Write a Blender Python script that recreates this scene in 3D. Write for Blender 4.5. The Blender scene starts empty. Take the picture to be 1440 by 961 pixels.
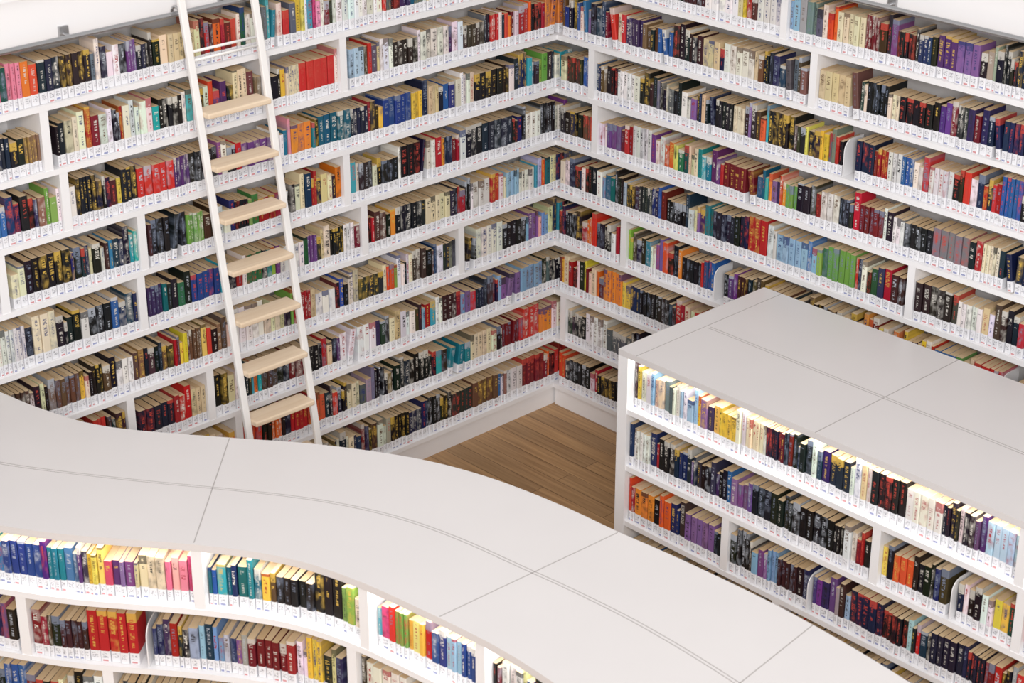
import bpy, math, random
from mathutils import Vector
random.seed(31)
scene = bpy.context.scene
scene.view_settings.view_transform = 'Standard'
scene.view_settings.look = 'None'

# ------------------------------------------------------------------ layout (metres)
CAM_H = 4.643
PITCH = 25.0
COR = Vector((0.219, 9.17, 0))
DL = Vector((-.7268, -.6868, 0)); DR = Vector((.6868, -.7268, 0))
NL = DR.copy(); NR = DL.copy()
ROW0, ROWP, BT = 0.118, 0.27, 0.024
def zrow(k): return ROW0 + ROWP * k
UP = Vector((0, 0, 1))

# ------------------------------------------------------------------ materials
def new_mat(name):
    m = bpy.data.materials.new(name); m.use_nodes = True
    nt = m.node_tree
    return m, nt, nt.nodes['Principled BSDF']
def N(nt, typ, **kw):
    n = nt.nodes.new(typ)
    for k, v in kw.items(): setattr(n, k, v)
    return n
def simple(name, col, rough=.4, metal=0, var=.03, scale=3):
    m, nt, b = new_mat(name)
    nz = N(nt, 'ShaderNodeTexNoise'); nz.inputs['Scale'].default_value = scale
    tc = N(nt, 'ShaderNodeTexCoord'); nt.links.new(tc.outputs['Object'], nz.inputs['Vector'])
    r = N(nt, 'ShaderNodeMapRange'); r.inputs['To Min'].default_value = 1 - var; r.inputs['To Max'].default_value = 1 + var
    nt.links.new(nz.outputs['Fac'], r.inputs['Value'])
    vm = N(nt, 'ShaderNodeVectorMath', operation='SCALE'); vm.inputs[0].default_value = col[:3]
    nt.links.new(r.outputs[0], vm.inputs['Scale'])
    nt.links.new(vm.outputs[0], b.inputs['Base Color'])
    b.inputs['Roughness'].default_value = rough; b.inputs['Metallic'].default_value = metal
    return m
M_white = simple('white_laminate', (.695, .665, .66), .33)
M_shelf = simple('white_shelf_paint', (.86, .85, .86), .45)
M_seam = simple('panel_seam', (.40, .37, .36), .7)
M_lad = simple('white_powdercoat', (.86, .84, .82), .3)
M_metal = simple('brushed_steel', (.45, .45, .46), .35, .9)
M_wall = simple('wall_paint', (.78, .77, .77), .8)

def emis(name, col, s):
    m, nt, b = new_mat(name)
    b.inputs['Base Color'].default_value = (*col, 1)
    b.inputs['Emission Color'].default_value = (*col, 1); b.inputs['Emission Strength'].default_value = s
    return m
M_led = emis('led_strip', (1, .99, .97), 22)

def wood(name, c1, c2, rot, planks=True):
    m, nt, b = new_mat(name)
    tc = N(nt, 'ShaderNodeTexCoord'); mp = N(nt, 'ShaderNodeMapping')
    mp.inputs['Rotation'].default_value = (0, 0, rot)
    nt.links.new(tc.outputs['Object'], mp.inputs['Vector'])
    mp2 = N(nt, 'ShaderNodeMapping'); mp2.inputs['Scale'].default_value = (2.5, 60, 20)
    nt.links.new(mp.outputs[0], mp2.inputs['Vector'])
    nz = N(nt, 'ShaderNodeTexNoise'); nz.inputs['Scale'].default_value = 1; nz.inputs['Detail'].default_value = 4
    nt.links.new(mp2.outputs[0], nz.inputs['Vector'])
    cr = N(nt, 'ShaderNodeValToRGB')
    cr.color_ramp.elements[0].position = .3; cr.color_ramp.elements[1].position = .7
    cr.color_ramp.elements[0].color = (*c1, 1); cr.color_ramp.elements[1].color = (*c2, 1)
    nt.links.new(nz.outputs['Fac'], cr.inputs[0])
    out = cr.outputs[0]
    if planks:
        br = N(nt, 'ShaderNodeTexBrick'); br.offset = .37
        br.inputs['Scale'].default_value = 1
        br.inputs['Brick Width'].default_value = 1.1; br.inputs['Row Height'].default_value = .095
        br.inputs['Mortar Size'].default_value = .0022; br.inputs['Mortar Smooth'].default_value = .3
        br.inputs['Color1'].default_value = (.74, .74, .74, 1); br.inputs['Color2'].default_value = (1.12, 1.1, 1.06, 1)
        br.inputs['Mortar'].default_value = (.4, .35, .3, 1)
        nt.links.new(mp.outputs[0], br.inputs['Vector'])
        mx = N(nt, 'ShaderNodeMix', data_type='RGBA', blend_type='MULTIPLY'); mx.inputs[0].default_value = 1
        nt.links.new(out, mx.inputs[6]); nt.links.new(br.outputs['Color'], mx.inputs[7]); out = mx.outputs[2]
    nt.links.new(out, b.inputs['Base Color']); b.inputs['Roughness'].default_value = .42
    return m
M_floor = wood('oak_floor_planks', (.31, .172, .075), (.50, .305, .145), math.radians(46.6))
M_tread = wood('birch_tread', (.74, .57, .40), (.82, .67, .50), math.radians(-43.4), False)

# book material : attributes  col(rgb + height in alpha)  col2(rgb)  buv(u, v metres, random)
def book_mat():
    m, nt, b = new_mat('printed_book_spines')
    L = nt.links.new
    def att(n): a = N(nt, 'ShaderNodeAttribute'); a.attribute_name = n; return a
    a1, a2, a3 = att('col'), att('col2'), att('buv')
    sp = N(nt, 'ShaderNodeSeparateXYZ'); L(a3.outputs['Vector'], sp.inputs[0])
    u, v, r = sp.outputs; h = a1.outputs['Alpha']
    def mth(op, a, bb=None, c=None):
        n = N(nt, 'ShaderNodeMath', operation=op)
        for i, x in enumerate((a, bb, c)):
            if x is None: continue
            if isinstance(x, (int, float)): n.inputs[i].default_value = x
            else: L(x, n.inputs[i])
        return n.outputs[0]
    def noise(x, y, z, det=1):
        c = N(nt, 'ShaderNodeCombineXYZ')
        for i, q in enumerate((x, y, z)): 
            if isinstance(q, (int, float)): c.inputs[i].default_value = q
            else: L(q, c.inputs[i])
        n = N(nt, 'ShaderNodeTexNoise'); n.inputs['Scale'].default_value = 1; n.inputs['Detail'].default_value = det
        L(c.outputs[0], n.inputs['Vector']); return n.outputs['Fac']
    def mix(f, A, B):
        n = N(nt, 'ShaderNodeMix', data_type='RGBA'); L(f, n.inputs[0])
        for i, q in ((6, A), (7, B)):
            if isinstance(q, tuple): n.inputs[i].default_value = (*q, 1)
            else: L(q, n.inputs[i])
        return n.outputs[2]
    uc = mth('ABSOLUTE', mth('SUBTRACT', u, .5))
    r50 = mth('MULTIPLY', r, 90)
    fr = lambda k: mth('FRACT', mth('MULTIPLY', r, k))
    # soft printed-cover variation
    art = noise(mth('MULTIPLY', u, 1.4), mth('MULTIPLY', v, 26), r50, 3)
    mr = N(nt, 'ShaderNodeMapRange'); L(art, mr.inputs['Value'])
    mr.inputs['From Min'].default_value = .45; mr.inputs['From Max'].default_value = .72
    artm = mth('MULTIPLY', mr.outputs[0], mth('MULTIPLY', mth('GREATER_THAN', fr(13.7), .55), .55))
    c = mix(artm, a1.outputs['Color'], a2.outputs['Color'])
    # head band on some series
    band = mth('MULTIPLY', mth('GREATER_THAN', v, mth('SUBTRACT', h, mth('ADD', mth('MULTIPLY', fr(31.3), .035), .008))), mth('GREATER_THAN', fr(7.1), .75))
    c = mix(mth('MULTIPLY', band, .8), c, a2.outputs['Color'])
    # title lettering : two blocks (title, author) of small glyph-like marks
    let = noise(mth('MULTIPLY', u, 2.6), mth('MULTIPLY', v, 330), r50, 0)
    top0 = mth('SUBTRACT', h, mth('ADD', .012, mth('MULTIPLY', fr(3.1), .012)))
    split = mth('ADD', .085, mth('MULTIPLY', fr(9.7), .035))
    inblk = mth('MULTIPLY', mth('GREATER_THAN', v, mth('ADD', split, .008)), mth('LESS_THAN', v, top0))
    inaut = mth('MULTIPLY', mth('GREATER_THAN', v, .06), mth('LESS_THAN', v, split))
    wt = mth('ADD', .12, mth('MULTIPLY', fr(5.9), .17))
    lt = mth('MULTIPLY', inblk, mth('LESS_THAN', uc, wt))
    la = mth('MULTIPLY', inaut, mth('MULTIPLY', mth('LESS_THAN', uc, .13), mth('GREATER_THAN', fr(23.0), .35)))
    wrd = noise(mth('ADD', r50, 3.3), mth('MULTIPLY', v, 40), 2.0)
    lm = mth('MULTIPLY', mth('ADD', lt, la), mth('MULTIPLY', mth('GREATER_THAN', let, .50), mth('GREATER_THAN', wrd, .42)))
    lm = mth('MULTIPLY', lm, mth('ADD', .6, mth('MULTIPLY', fr(41.0), .4)))
    inv = mix(band, a2.outputs['Color'], a1.outputs['Color'])
    c = mix(lm, c, inv)
    # call-number label
    lab = mth('LESS_THAN', v, .046)
    tx = noise(mth('MULTIPLY', u, 5), mth('MULTIPLY', v, 330), r50)
    tm = mth('MULTIPLY', mth('GREATER_THAN', tx, .55), mth('LESS_THAN', uc, .30))
    tm = mth('MULTIPLY', tm, mth('MULTIPLY', mth('GREATER_THAN', v, .017), mth('LESS_THAN', v, .038)))
    lc = mix(mth('MULTIPLY', tm, .6), (.80, .80, .83), (.08, .08, .12))
    dot = mth('MULTIPLY', mth('LESS_THAN', v, .010), mth('LESS_THAN', uc, .28))
    dot = mth('MULTIPLY', dot, mth('GREATER_THAN', v, .003))
    dc = mix(mth('GREATER_THAN', fr(17.3), .5), (.10, .13, .36), (.55, .09, .09))
    lc = mix(mth('MULTIPLY', mth('MULTIPLY', dot, .75), mth('GREATER_THAN', fr(3.7), .35)), lc, dc)
    c = mix(lab, c, lc)
    L(c, b.inputs['Base Color']); b.inputs['Roughness'].default_value = .45
    b.inputs['Specular IOR Level'].default_value = .35
    # pages
    m2, nt2, b2 = new_mat('book_page_block')
    a1 = N(nt2, 'ShaderNodeAttribute'); a1.attribute_name = 'col'
    a3 = N(nt2, 'ShaderNodeAttribute'); a3.attribute_name = 'buv'
    s2 = N(nt2, 'ShaderNodeSeparateXYZ'); nt2.links.new(a3.outputs['Vector'], s2.inputs[0])
    q = N(nt2, 'ShaderNodeMath', operation='SUBTRACT'); nt2.links.new(s2.outputs[0], q.inputs[0]); q.inputs[1].default_value = .5
    q2 = N(nt2, 'ShaderNodeMath', operation='ABSOLUTE'); nt2.links.new(q.outputs[0], q2.inputs[0])
    q3 = N(nt2, 'ShaderNodeMath', operation='GREATER_THAN'); nt2.links.new(q2.outputs[0], q3.inputs[0]); q3.inputs[1].default_value = .475
    ramp = N(nt2, 'ShaderNodeValToRGB'); e = ramp.color_ramp.elements
    e[0].color = (.60, .42, .235, 1); e[1].color = (.77, .60, .39, 1)
    nt2.links.new(s2.outputs[2], ramp.inputs[0])
    mx = N(nt2, 'ShaderNodeMix', data_type='RGBA'); nt2.links.new(q3.outputs[0], mx.inputs[0])
    nt2.links.new(ramp.outputs[0], mx.inputs[6]); nt2.links.new(a1.outputs['Color'], mx.inputs[7])
    nt2.links.new(mx.outputs[2], b2.inputs['Base Color']); b2.inputs['Roughness'].default_value = .9
    return m, m2
M_spine, M_page = book_mat()

# ------------------------------------------------------------------ mesh helper
class MB:
    def __init__(s): s.v = []; s.f = []; s.m = []
    def box(s, o, a, b, c, mi=0):
        i = len(s.v)
        s.v += [o, o + a, o + a + b, o + b, o + c, o + a + c, o + a + b + c, o + b + c]
        s.f += [(i, i+3, i+2, i+1), (i+4, i+5, i+6, i+7), (i, i+1, i+5, i+4), (i+1, i+2, i+6, i+5), (i+2, i+3, i+7, i+6), (i+3, i, i+4, i+7)]
        s.m += [mi] * 6
    def lbox(s, O, D, Nn, t0, t1, o0, o1, z0, z1, mi=0):
        s.box(O + D*t0 + Nn*o0 + UP*z0, D*(t1-t0), Nn*(o1-o0), UP*(z1-z0), mi)
    def ribbon(s, A, B, z0, z1, mi=0):
        n = len(A); i = len(s.v)
        for p, q in zip(A, B):
            for w, z in ((p, z0), (q, z0), (q, z1), (p, z1)): s.v.append(Vector((w.x, w.y, z)))
        for k in range(n-1):
            a = i+4*k; b = a+4
            for j in range(4):
                j2 = (j+1) % 4
                s.f.append((a+j, a+j2, b+j2, b+j)); s.m.append(mi)
        s.f.append((i, i+3, i+2, i+1)); e = i+4*(n-1); s.f.append((e, e+1, e+2, e+3)); s.m += [mi, mi]
    def tube(s, pts, r, mi=0, seg=10):
        i0 = len(s.v); n = len(pts)
        for k, p in enumerate(pts):
            d = (pts[min(k+1, n-1)] - pts[max(k-1, 0)]).normalized()
            x = d.cross(UP if abs(d.z) < .9 else Vector((1, 0, 0))).normalized(); y = d.cross(x)
            for j in range(seg):
                a = 2*math.pi*j/seg; s.v.append(p + x*math.cos(a)*r + y*math.sin(a)*r)
        for k in range(n-1):
            for j in range(seg):
                a = i0+k*seg; j2 = (j+1) % seg
                s.f.append((a+j, a+j2, a+seg+j2, a+seg+j)); s.m.append(mi)
        s.f.append(tuple(range(i0, i0+seg))[::-1]); s.f.append(tuple(range(i0+(n-1)*seg, i0+n*seg))); s.m += [mi, mi]
    def obj(s, name, mats, parent=None, bevel=0, smooth=False):
        me = bpy.data.meshes.new(name); me.from_pydata([tuple(x) for x in s.v], [], s.f)
        for m in mats: me.materials.append(m)
        me.polygons.foreach_set('material_index', s.m)
        if smooth: me.polygons.foreach_set('use_smooth', [True]*len(s.f))
        me.update()
        import bmesh
        bm = bmesh.new(); bm.from_mesh(me); bmesh.ops.recalc_face_normals(bm, faces=bm.faces); bm.to_mesh(me); bm.free()
        o = bpy.data.objects.new(name, me); scene.collection.objects.link(o)
        if parent: o.parent = parent
        if bevel:
            b = o.modifiers.new('bevel', 'BEVEL'); b.width = bevel; b.segments = 2; b.limit_method = 'ANGLE'
        return o
def empty(name):
    o = bpy.data.objects.new(name, None); scene.collection.objects.link(o); return o

# ------------------------------------------------------------------ palettes (sRGB 0-255)
P = {
 'black': [(14,13,15),(20,18,22),(26,24,26),(16,20,30)],
 'dark': [(22,22,26),(42,32,32),(28,36,54),(58,30,30),(40,48,46),(60,48,40),(28,26,44)],
 'navy': [(20,30,60),(26,38,76),(32,48,88)],
 'white': [(232,230,226),(222,218,208),(236,234,234),(210,208,206)],
 'cream': [(218,204,172),(206,186,146),(224,214,188)],
 'red': [(172,32,38),(152,26,34),(194,48,44),(108,24,32)],
 'orange': [(216,102,40),(222,134,52),(206,80,44)],
 'yellow': [(226,190,66),(218,172,70),(228,206,106)],
 'green': [(48,108,68),(104,150,70),(32,78,60),(140,170,80)],
 'teal': [(28,118,136),(42,148,164),(68,158,168),(22,86,108)],
 'blue': [(34,62,126),(26,42,92),(58,104,162),(42,84,148)],
 'lblue': [(146,178,202),(122,158,190),(170,194,210)],
 'purple': [(78,46,104),(106,64,124),(56,38,80),(128,92,146)],
 'pink': [(208,80,124),(216,128,152),(192,62,104),(222,166,176)],
 'brown': [(98,68,50),(76,52,42),(126,96,74)],
 'grey': [(118,118,122),(86,90,98),(150,148,148)],
}
SETS = {
 'mix': 'black black black black dark dark dark dark navy navy white white white cream cream red red orange blue grey brown purple teal green yellow'.split(),
 'darkmix': 'black black black black black dark dark dark navy navy blue red brown purple grey white white cream'.split(),
 'lightmix': 'white white white cream lblue red black orange grey dark teal dark black'.split(),
 'rainbow': 'orange green pink yellow teal red orange yellow blue purple white dark'.split(),
 'whites': 'white white white white cream grey red black'.split(),
 'pinks': 'pink white cream red lblue purple dark white black'.split(),
 'warm': 'orange red red yellow brown dark cream black dark white black'.split(),
 'reds': 'red red orange dark black white'.split(),
 'redblue': 'red red navy blue dark white purple black'.split(),
 'earth': 'brown yellow dark cream black red brown black white'.split(),
 'purps': 'purple grey dark navy purple lblue black red black dark'.split(),
 'teals': 'teal teal teal blue teal'.split(),
 'bluered': 'teal blue red blue purple orange'.split(),
 'purpyel': 'purple purple purple pink yellow yellow white cream pink'.split(),
 'pastel': 'white lblue red white purple teal white cream pink yellow grey dark dark'.split(),
 'ltblue': 'lblue lblue white blue cream green'.split(),
 'multi': 'green blue red orange purple dark yellow teal black black white cream'.split(),
}
def lin(c):
    return tuple(((x/255/12.92) if x/255 <= .04045 else ((x/255+.055)/1.055)**2.4) for x in c)
def jit(c, a=14): return tuple(max(7, min(240, x+random.uniform(-a, a))) for x in c)

# ------------------------------------------------------------------ books
class Books:
    def __init__(s): s.v=[]; s.f=[]; s.m=[]; s.c=[]; s.c2=[]; s.uv=[]
    def book(s, p, D, Nn, w, h, d, c, c2, tilt=0):
        i = len(s.v); r = random.random(); e = min(.0035, w*.2)
        prof = [(0, -d), (0, -e), (e, 0), (w-e, 0), (w, -e), (w, -d)]
        ca, sa = math.cos(tilt), math.sin(tilt)
        for z in (0, h):
            for (t, o) in prof:
                tt = t*ca + z*sa; zz = z*ca - t*sa
                s.v.append(p + D*tt + Nn*o + UP*zz)
                s.c.append((*c, h)); s.c2.append((*c2, 1)); s.uv.append((t/w, z, r))
        for a in range(5):
            s.f.append((i+a, i+a+1, i+a+7, i+a+6)); s.m.append(0)
        s.f.append((i+5, i, i+6, i+11)); s.m.append(1)
        s.f.append(tuple(i+6+a for a in range(6))); s.m.append(1)
        s.f.append(tuple(i+5-a for a in range(6))); s.m.append(1)
    def run(s, path, s0, s1, z, setback, secs, default, wr=(.013, .037), lean=.02):
        t = s0; left = 0; prevH = .17; lt = 0
        while True:
            if left <= 0:
                setn = default
                for (a, b, q) in secs:
                    if a <= t < b: setn = q
                fam = random.choice(SETS[setn]); base = random.choice(P[fam])
                left = random.choice((1, 1, 1, 1, 1, 2, 2, 3, 5)); ser = left >= 3
                W = random.uniform(*wr); H = random.choice((.154, .162, .170, .172, .174, .176, .180, .190, .200))
                if random.random() < .06: H = .214
                lum = sum(base)/3
                if lum > 120: c2 = random.choice([(30,30,34),(160,40,46),(40,56,110),(40,40,44),(96,70,50)])
                else: c2 = random.choice([(220,216,206),(206,202,194),(210,174,80),(176,182,192),(190,70,58),(120,130,150)])
                DP = random.uniform(.106, .134)
            w = W*random.uniform(.9, 1.1) if ser else random.uniform(*wr)
            if not ser:
                base = random.choice(P[fam]); H = min(.218, max(.146, random.gauss(.175, .017)))
            tilt = 0
            if t > s0 + .1 and random.random() < lean:
                g = random.uniform(.014, .034)
                if t + g + w + .01 < s1: t += g; tilt = -math.asin(g/max(H, prevH)*.92)
            if t + w > s1: break
            c = jit(base, 5 if ser else 14)
            p, D, Nn = path(t + w/2)
            p = p - D*(w/2) - Nn*(setback + random.uniform(0, .011)); p = Vector((p.x, p.y, z + .0008))
            s.book(p, D, Nn, w*.96, H + random.uniform(-.0015, .0015), DP, lin(c), lin(c2), tilt)
            t += w + random.uniform(0, .002); left -= 1; prevH = H
    def obj(s, name):
        me = bpy.data.meshes.new(name); me.from_pydata([tuple(x) for x in s.v], [], s.f)
        me.materials.append(M_spine); me.materials.append(M_page)
        me.polygons.foreach_set('material_index', s.m)
        a = me.attributes.new('col', 'FLOAT_COLOR', 'POINT'); a.data.foreach_set('color', [x for c in s.c for x in c])
        a = me.attributes.new('col2', 'FLOAT_COLOR', 'POINT'); a.data.foreach_set('color', [x for c in s.c2 for x in c])
        a = me.attributes.new('buv', 'FLOAT_VECTOR', 'POINT'); a.data.foreach_set('vector', [x for c in s.uv for x in c])
        me.update()
        o = bpy.data.objects.new(name, me); scene.collection.objects.link(o); return o

def straight(O, D, Nn):
    return lambda t: (O + D*t, D, Nn)

def bookend(mb, p, D, Nn, z, mi):
    h, d, R, th = .165, .13, .05, .004
    pr = [(-d, 0), (0, 0), (0, h-R)] + [(-R+R*math.cos(a), h-R+R*math.sin(a)) for a in [math.pi/2*k/6 for k in range(1, 7)]] + [(-d, h)]
    i = len(mb.v); n = len(pr)
    for k in (0, 1):
        for (o, zz) in pr: 
            q = p + D*(th*k) + Nn*(o-.012); mb.v.append(Vector((q.x, q.y, z+zz+.0005)))
    mb.f.append(tuple(range(i, i+n))); mb.f.append(tuple(range(i+n, i+2*n))[::-1]); mb.m += [mi, mi]
    for a in range(n):
        b = (a+1) % n; mb.f.append((i+a, i+b, i+n+b, i+n+a)); mb.m.append(mi)

# ------------------------------------------------------------------ built-in wall shelving
def wall_unit(O, D, Nn, T, tstart, posts, bends, secs, defaults, name, bname):
    mb = MB(); DEP = .27
    for k in range(9):
        z = zrow(k)
        mb.lbox(O, D, Nn, tstart, T, -DEP, 0, z-.018, z+.006)
    mb.lbox(O, D, Nn, tstart, T, -DEP, -.012, 0, zrow(0)-.018)
    mb.lbox(O, D, Nn, tstart, T, -DEP-.02, -DEP, 0, zrow(9)+.19)
    mb.lbox(O, D, Nn, tstart, T, -DEP, 0.0, zrow(9)-.018, zrow(9)+.19)
    mb.lbox(O, D, Nn, tstart if tstart==0 else 0.012, T, 0.0, .012, zrow(9)+.168, zrow(9)+.19)
    mb.lbox(O, D, Nn, T, T+.04, -DEP-.02, 0, 0, zrow(9)+.19)
    for k, lst in posts.items():
        for t in lst: mb.lbox(O, D, Nn, t-.019, t+.019, -DEP, -.002, zrow(k)+.006, zrow(k+1)-.018)
    for k, lst in bends.items():
        for t in lst: bookend(mb, O + D*t, D, Nn, zrow(k)+.006, 0)
    o = mb.obj(name, [M_shelf])
    bk = Books(); path = straight(O, D, Nn)
    for k in range(9):
        cuts = sorted([(t-.021, t+.021) for t in posts.get(k, [])] + [(t-.001, t+.06) for t in bends.get(k, [])])
        a = .016 if tstart == 0 else -.13
        for (c0, c1) in cuts + [(T-.005, T)]:
            if c0 > a: bk.run(path, a, c0, zrow(k)+.006, .010, secs.get(k, []), defaults.get(k, 'mix'))
            a = c1
    b = bk.obj(bname)
    return o, b

TL, TR = 4.3, 4.0
postsL = {7: [1.322, 1.742, 2.818], 6: [2.759, 3.6], 5: [1.326, 2.42, 3.075], 4: [1.234, 2.447, 3.5], 3: [.637, 3.3], 2: [2.138, 2.551], 1: [2.0, 3.1], 0: [1.9, 3.0], 8: [3.4]}
secsL = {8: [(2.8, 3.3, 'rainbow'), (2.25, 2.8, 'darkmix'), (1.0, 1.8, 'pastel'), (0, 1.0, 'mix')],
 7: [(2.3, 2.7, 'whites'), (1.9, 2.3, 'multi'), (1.0, 1.32, 'pastel'), (.5, 1.0, 'pinks'), (-.2, .3, 'reds'), (2.8, 3.3, 'darkmix')],
 6: [(.85, 1.75, 'rainbow'), (0.3, .85, 'darkmix'), (1.75, 2.7, 'mix'), (2.8, 3.3, 'darkmix')],
 5: [(0, .6, 'darkmix'), (.6, 1.3, 'mix'), (1.65, 1.8, 'reds'), (2.45, 3.0, 'darkmix')],
 4: [(0, .5, 'lightmix'), (.9, 1.2, 'warm'), (1.5, 2.4, 'multi'), (2.5, 2.8, 'darkmix'), (2.8, 3.3, 'whites')],
 3: [(0, .6, 'pinks'), (.65, 1.0, 'darkmix'), (1.0, 1.7, 'mix'), (1.7, 2.5, 'earth'), (2.5, 3.2, 'earth')],
 2: [(0, .7, 'purps'), (.7, 1.4, 'pastel'), (1.8, 2.5, 'lightmix'), (2.5, 3.3, 'warm')],
 1: [(-.2, .32, 'reds'), (.32, .9, 'multi'), (.9, 1.4, 'darkmix'), (1.4, 1.9, 'reds')],
 0: [(-.2, .12, 'reds'), (.12, 1.0, 'darkmix'), (1.0, 2, 'mix')]}
postsR = {8: [1.386, 3.2], 7: [1.564], 6: [.233], 5: [.263, 2.9], 4: [2.157], 3: [.474], 2: [1.5], 1: [.062, 1.6], 0: [1.2]}
bendsR = {3: [1.056, 2.64], 6: [1.75], 5: [3.3], 2: [2.2]}
secsR = {8: [(0, .5, 'darkmix'), (.9, 1.4, 'warm'), (1.4, 1.9, 'lightmix'), (1.9, 3, 'purps')],
 7: [(0, .9, 'darkmix'), (.9, 1.5, 'mix'), (1.6, 2.2, 'earth'), (2.2, 3, 'redblue')],
 6: [(.25, .8, 'darkmix'), (.8, 1.7, 'mix'), (1.75, 2.6, 'redblue'), (2.6, 3.3, 'purps')],
 5: [(.3, .7, 'redblue'), (.7, 1.5, 'multi'), (1.5, 2.6, 'darkmix')],
 4: [(0, .5, 'lightmix'), (.5, 1.2, 'mix'), (1.25, 1.75, 'ltblue'), (2.2, 3.0, 'darkmix')],
 3: [(0, .45, 'lightmix'), (.5, 1.05, 'multi'), (1.05, 1.5, 'darkmix'), (1.5, 2.3, 'warm')],
 2: [(0, .5, 'warm'), (.5, 1.3, 'mix')], 1: [(0, .7, 'darkmix')], 0: [(0, .8, 'lightmix')]}
wall_unit(COR, DL, NL, TL, -.27, postsL, {}, secsL, {}, 'built_in_bookshelf', 'shelved_books')
wall_unit(COR, DR, NR, TR, 0, postsR, bendsR, secsR, {}, 'built_in_bookshelf.001', 'shelved_books.001')

# ------------------------------------------------------------------ straight low bookcase (right)
BP = Vector((.445, 7.314, 0)); BD = DR.copy(); BN = NR.copy(); BT_ = 3.4; BW = .94; ZT = 1.2
mb = MB()
mb.lbox(BP, BD, BN, 0, BT_, -BW, 0, ZT-.028, ZT, 0)
mb.lbox(BP, BD, BN, 0, .055, -BW, 0, 0, ZT-.028, 1)
mb.lbox(BP, BD, BN, BT_-.055, BT_, -BW, 0, 0, ZT-.028, 1)
mb.lbox(BP, BD, BN, .055, BT_-.055, -BW+.01, -.3, 0, ZT-.028, 1)
mb.lbox(BP, BD, BN, .055, BT_-.055, -.3, -.015, 0, zrow(0)-.018, 1)
for k in range(4): mb.lbox(BP, BD, BN, .055, BT_-.055, -.3, -.004, zrow(k)-.018, zrow(k)+.006, 1)
postsB = {3: [1.97], 2: [1.355, 1.99], 1: [.617, 2.3], 0: [.9, 1.8]}
bendsB = {1: [1.047], 2: [1.7]}
for k, l in postsB.items():
    for t in l: mb.lbox(BP, BD, BN, t-.019, t+.019, -.3, -.006, zrow(k)+.006, (zrow(k+1)-.018) if k < 3 else ZT-.028, 1)
for k, l in bendsB.items():
    for t in l: bookend(mb, BP+BD*t, BD, BN, zrow(k)+.006, 1)
mb.lbox(BP, BD, BN, .06, BT_-.06, -.036, -.022, ZT-.034, ZT-.0285, 3)
e = .0006
for w0 in (.425, .440): mb.lbox(BP, BD, BN, .12, BT_, -w0-.0035, -w0, ZT, ZT+e, 2)
for t in (1.036, 2.25): mb.lbox(BP, BD, BN, t, t+.004, -BW, 0, ZT, ZT+e, 2)
mb.lbox(BP, BD, BN, .1, .1035, -BW, -.0, ZT, ZT+e, 2)
mb.obj('low_bookcase', [M_white, M_shelf, M_seam, M_led])
bk = Books(); path = straight(BP, BD, BN)
secsB = {3: [(0, .8, 'pastel'), (.8, 1.1, 'redblue'), (1.1, 1.6, 'whites'), (1.6, 2, 'pastel')], 2: [(0, .7, 'redblue'), (.7, 1.3, 'darkmix')],
         1: [(0, .3, 'reds'), (.3, .6, 'purps'), (.6, 1.05, 'purps'), (1.05, 2.2, 'purps')], 0: []}
for k in range(4):
    cuts = sorted([(t-.021, t+.021) for t in postsB.get(k, [])] + [(t-.001, t+.02) for t in bendsB.get(k, [])])
    a = .06
    for (c0, c1) in cuts + [(BT_-.06, BT_)]:
        bk.run(path, a, c0, zrow(k)+.006, .036 if k == 3 else .016, secsB[k], 'darkmix' if k < 2 else 'mix', lean=.005); a = c1
bk.obj('shelved_books.002')

# ------------------------------------------------------------------ curved low bookcase (foreground)
def resample(pts, n):
    P_ = [Vector((x, y, 0)) for x, y in pts]; d = []
    for i in range(len(P_)-1):
        p0 = P_[max(i-1, 0)]; p1 = P_[i]; p2 = P_[i+1]; p3 = P_[min(i+2, len(P_)-1)]
        for j in range(12):
            t = j/12
            d.append(.5*((2*p1)+(p2-p0)*t+(2*p0-5*p1+4*p2-p3)*t*t+(3*p1-p0-3*p2+p3)*t**3))
    d.append(P_[-1])
    for _ in range(10):
        d = [d[0]] + [(d[i-1]+d[i]*2+d[i+1])/4 for i in range(1, len(d)-1)] + [d[-1]]
    cum = [0]
    for i in range(1, len(d)): cum.append(cum[-1]+(d[i]-d[i-1]).length)
    out = []; j = 0
    for i in range(n):
        s = cum[-1]*i/(n-1)
        while j < len(d)-2 and cum[j+1] < s: j += 1
        f = (s-cum[j])/(cum[j+1]-cum[j]); out.append(d[j].lerp(d[j+1], f))
    return out, cum[-1]
near_pts = [(-2.75,6.33),(-2.45,6.10),(-2.12,5.965),(-1.782,5.86),(-1.519,5.795),(-1.096,5.735),(-.772,5.65),(-.521,5.507),(-.277,5.313),(-.045,5.110),(.130,4.914),(.33,4.66),(.55,4.35),(.78,4.0)]
far_pts = [(-2.10,6.955),(-1.99,6.87),(-1.837,6.758),(-1.558,6.607),(-1.082,6.520),(-.725,6.464),(-.344,6.350),(-.052,6.187),(.202,5.980),(.370,5.817),(.555,5.653),(.878,5.334),(1.145,5.013),(1.38,4.68),(1.6,4.33)]
NS = 121
near, LN = resample(near_pts, NS); far, LF = resample(far_pts, NS)
def tang(A, i): return (A[min(i+1, len(A)-1)]-A[max(i-1, 0)]).normalized()
def offs(A, d):
    return [p + Vector((-tang(A, i).y, tang(A, i).x, 0))*d for i, p in enumerate(A)]
def cpath(s):
    f = max(0, min(NS-1.001, s/LN*(NS-1))); i = int(f); p = near[i].lerp(near[i+1], f-i)
    D = (tang(near, i)*(1-(f-i)) + tang(near, i+1)*(f-i)).normalized()
    return p, D, Vector((D.y, -D.x, 0))
def s_at_x(x):
    for i in range(NS-1):
        if near[i].x <= x <= near[i+1].x: return LN*(i+(x-near[i].x)/(near[i+1].x-near[i].x))/(NS-1)
    return LN
mb = MB()
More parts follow.
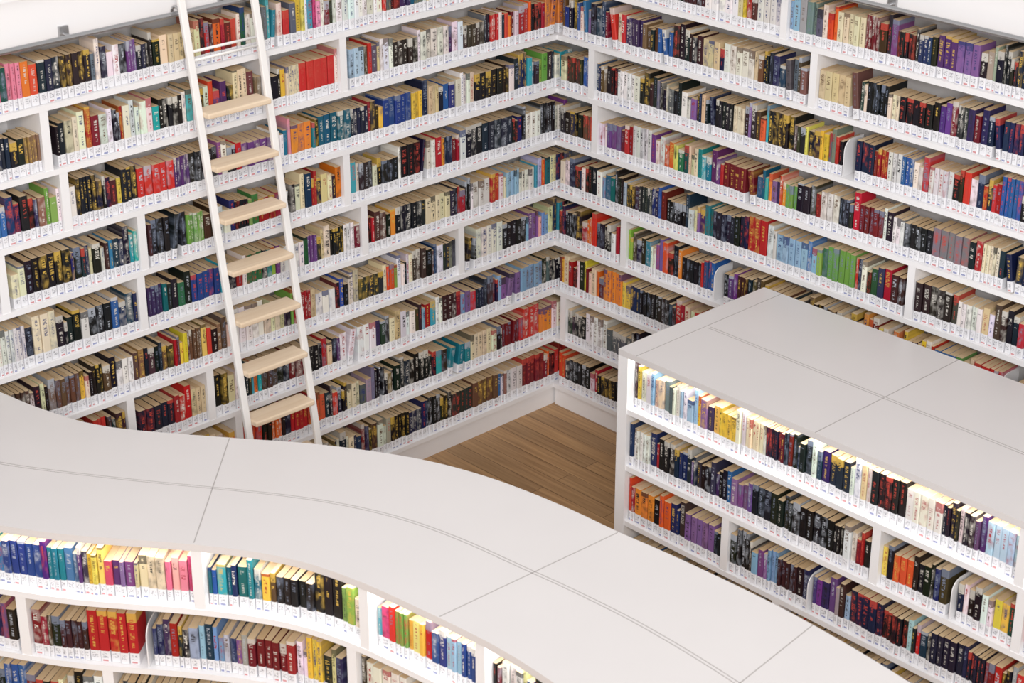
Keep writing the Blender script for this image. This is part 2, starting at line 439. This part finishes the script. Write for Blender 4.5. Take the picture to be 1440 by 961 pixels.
mb.ribbon(near, far, ZT-.028, ZT, 0)
inn = offs(near, .3); farin = offs(far, -.012)
sl = slice(12, NS)
mb.ribbon(inn[sl], farin[sl], 0, ZT-.028, 1)
mb.ribbon(offs(near, .015)[sl], inn[sl], 0, zrow(0)-.018, 1)
for k in range(4): mb.ribbon(offs(near, .003)[sl], inn[sl], zrow(k)-.018, zrow(k)+.006, 1)
mb.ribbon(offs(near, .022)[sl], offs(near, .036)[sl], ZT-.034, ZT-.0285, 3)
postsC = {3: [-1.72-.4, -1.09, -.50, -.105, .3], 2: [-1.75, .12, -.55], 1: [-1.45, -.3], 0: [-1.2, 0]}
bendsC = {2: [-1.30]}
cutsC = {}
for k, l in postsC.items():
    for x in l:
        s = s_at_x(x); p, D, Nn = cpath(s); z1 = zrow(k+1)-.018 if k < 3 else ZT-.028
        mb.lbox(p, D, Nn, -.02, .02, -.3, -.005, zrow(k)+.006, z1, 1); cutsC.setdefault(k, []).append((s-.024, s+.024))
for k, l in bendsC.items():
    for x in l:
        s = s_at_x(x); p, D, Nn = cpath(s); bookend(mb, p, D, Nn, zrow(k)+.006, 1); cutsC.setdefault(k, []).append((s-.002, s+.02))
for dd in (0, .014):
    mid = [a.lerp(b, .50)+ (b-a).normalized()*dd for a, b in zip(near, far)]; mid2 = [a + (b-a).normalized()*.0035 for a, b in zip(mid, far)]
    mb.ribbon(mid, mid2, ZT, ZT+e, 2)
for a, b in (((-1.096, 5.745), (-1.075, 6.515)), ((-.235, 5.285), (.366, 5.815)), ((.40, 4.565), (.96, 5.235))):
    a = Vector((*a, 0)); b = Vector((*b, 0)); d = (b-a); n = Vector((d.y, -d.x, 0)).normalized()*.0038
    mb.box(a+UP*ZT, d, n, UP*e, 2)
mb.obj('curved_bookcase', [M_white, M_shelf, M_seam, M_led])
bk = Books()
sx = s_at_x
secsC = {3: [(0, sx(-1.72), 'teals'), (sx(-1.72), sx(-1.5), 'bluered'), (sx(-1.5), sx(-1.09), 'purpyel'), (sx(-1.09), sx(-.9), 'teals'), (sx(-.9), sx(-.68), 'warm'), (sx(-.68), sx(-.5), 'ltblue'), (sx(-.5), 0+sx(-.3), 'rainbow'), (sx(-.3), sx(-.1), 'ltblue')],
         2: [(0, sx(-1.3), 'darkmix'), (sx(-1.3), sx(-.9), 'purps'), (sx(-.9), sx(-.7), 'rainbow'), (sx(-.7), 9, 'mix')], 1: [], 0: []}
for k in range(4):
    a = .45
    for (c0, c1) in sorted(cutsC.get(k, [])) + [(LN-.02, LN)]:
        if c0 > a: bk.run(cpath, a, c0, zrow(k)+.006, .036 if k == 3 else .018, secsC[k], 'darkmix' if k < 3 else 'mix', lean=.004); a = c1
bk.obj('shelved_books.003')

# ------------------------------------------------------------------ ladder rails
ZR = 2.552
def rail(D, Nn, t0, t1, name):
    mb = MB(); o = .07
    mb.tube([COR + D*t0 + Nn*o + UP*ZR, COR + D*t1 + Nn*o + UP*ZR], .011)
    t = t0 + .3
    while t < t1:
        mb.tube([COR + D*t + Nn*.013 + UP*(ZR-.0), COR + D*t + Nn*o + UP*ZR], .007)
        mb.lbox(COR, D, Nn, t-.02, t+.02, .0005, .014, ZR-.018, ZR+.03); t += .75
    mb.obj(name, [M_metal], smooth=False)
rail(DL, NL, .15, TL-.1, 'ladder_rail'); rail(DR, NR, .15, TR-.1, 'ladder_rail.001')

# ------------------------------------------------------------------ ladder
lad = empty('library_ladder')
TLc = 2.045; HW = .175
def lo(z): return .075 + (2.62-z)*.1494 + .025
def lp(t, z, do=0): return COR + DL*t + NL*(lo(z)+do) + UP*z
for j, t in enumerate((TLc-HW, TLc+HW)):
    mb = MB(); a = lp(t-.016, .0); b = lp(t-.016, 2.78)
    ax = (b-a); side = DL*.032; out = NL*.02
    mb.box(a, side, out, ax)
    mb.obj('stile_%d' % (j+1), [M_lad], lad, bevel=.004)
    mb = MB(); pts = []
    for q in range(9):
        an = math.pi*q/8
        c = COR + DL*t + NL*.085 + UP*ZR
        pts.append(c + NL*(.03*math.cos(an)-.015) + UP*(.03*math.sin(an)))
    mb.tube([lp(t, 2.48, .0)] + pts, .006); mb.obj('hook_%d' % (j+1), [M_metal], lad, smooth=True)
z = 2.15 + .2217; i = 0
while z > .1:
    mb = MB()
    if i == 0:
        for dz in (0, .035): mb.tube([lp(TLc-HW+.015, z+dz, .01), lp(TLc+HW-.015, z+dz, .01)], .006)
        mb.obj('cross_bar', [M_lad], lad, smooth=True)
    else:
        c = COR + DL*(TLc-HW+.016) + NL*(lo(z)-.05) + UP*(z-.012)
        mb.box(c, DL*(2*HW-.032), NL*.105, UP*.024); mb.obj('tread_%d' % i, [M_tread], lad, bevel=.006)
    z -= .2217; i += 1

# ------------------------------------------------------------------ room shell
mb = MB(); mb.box(Vector((-6, -1, -.05)), Vector((12, 0, 0)), Vector((0, 14, 0)), UP*.05); mb.obj('floor', [M_floor])
mb = MB(); mb.lbox(COR, DL, NL, -.45, 6, -.40, -.292, 0, 4.2); mb.obj('wall_left', [M_wall])
mb = MB(); mb.lbox(COR, DR, NR, -.29, 6, -.40, -.292, 0, 4.2); mb.obj('wall_right', [M_wall])

# ------------------------------------------------------------------ light
w = bpy.data.worlds.new('world'); scene.world = w; w.use_nodes = True
bg = w.node_tree.nodes['Background']; bg.inputs[0].default_value = (1, .985, .975, 1); bg.inputs[1].default_value = .64
def area(name, loc, tgt, size, power, col=(1, 1, 1)):
    l = bpy.data.lights.new(name, 'AREA'); l.shape = 'DISK'; l.size = size; l.energy = power; l.color = col
    o = bpy.data.objects.new(name, l); scene.collection.objects.link(o); o.location = loc
    o.rotation_euler = (Vector(tgt)-Vector(loc)).to_track_quat('-Z', 'Y').to_euler()
area('fill_light', (.5, -2.0, 5.6), (0, 8.5, 1), 3.0, 600, (1, .98, .965))  # unseen fill added behind the camera to brighten the upright shelf fronts
area('fill_light.001', (-1.5, 5.0, 7.5), (0, 8.0, 1.2), 2.5, 70, (1, .98, .97))  # weak overhead fill, out of view, added to lift the bookcase tops

# ------------------------------------------------------------------ camera
cd = bpy.data.cameras.new('camera'); cam = bpy.data.objects.new('camera', cd); scene.collection.objects.link(cam)
cam.location = (0, 0, CAM_H); cam.rotation_euler = (math.radians(90-PITCH), 0, 0)
cd.sensor_width = 36; cd.lens = 2724/1440*36; cd.clip_end = 100
cd.dof.use_dof = True; cd.dof.focus_distance = 9.0; cd.dof.aperture_fstop = 5.6
scene.camera = cam
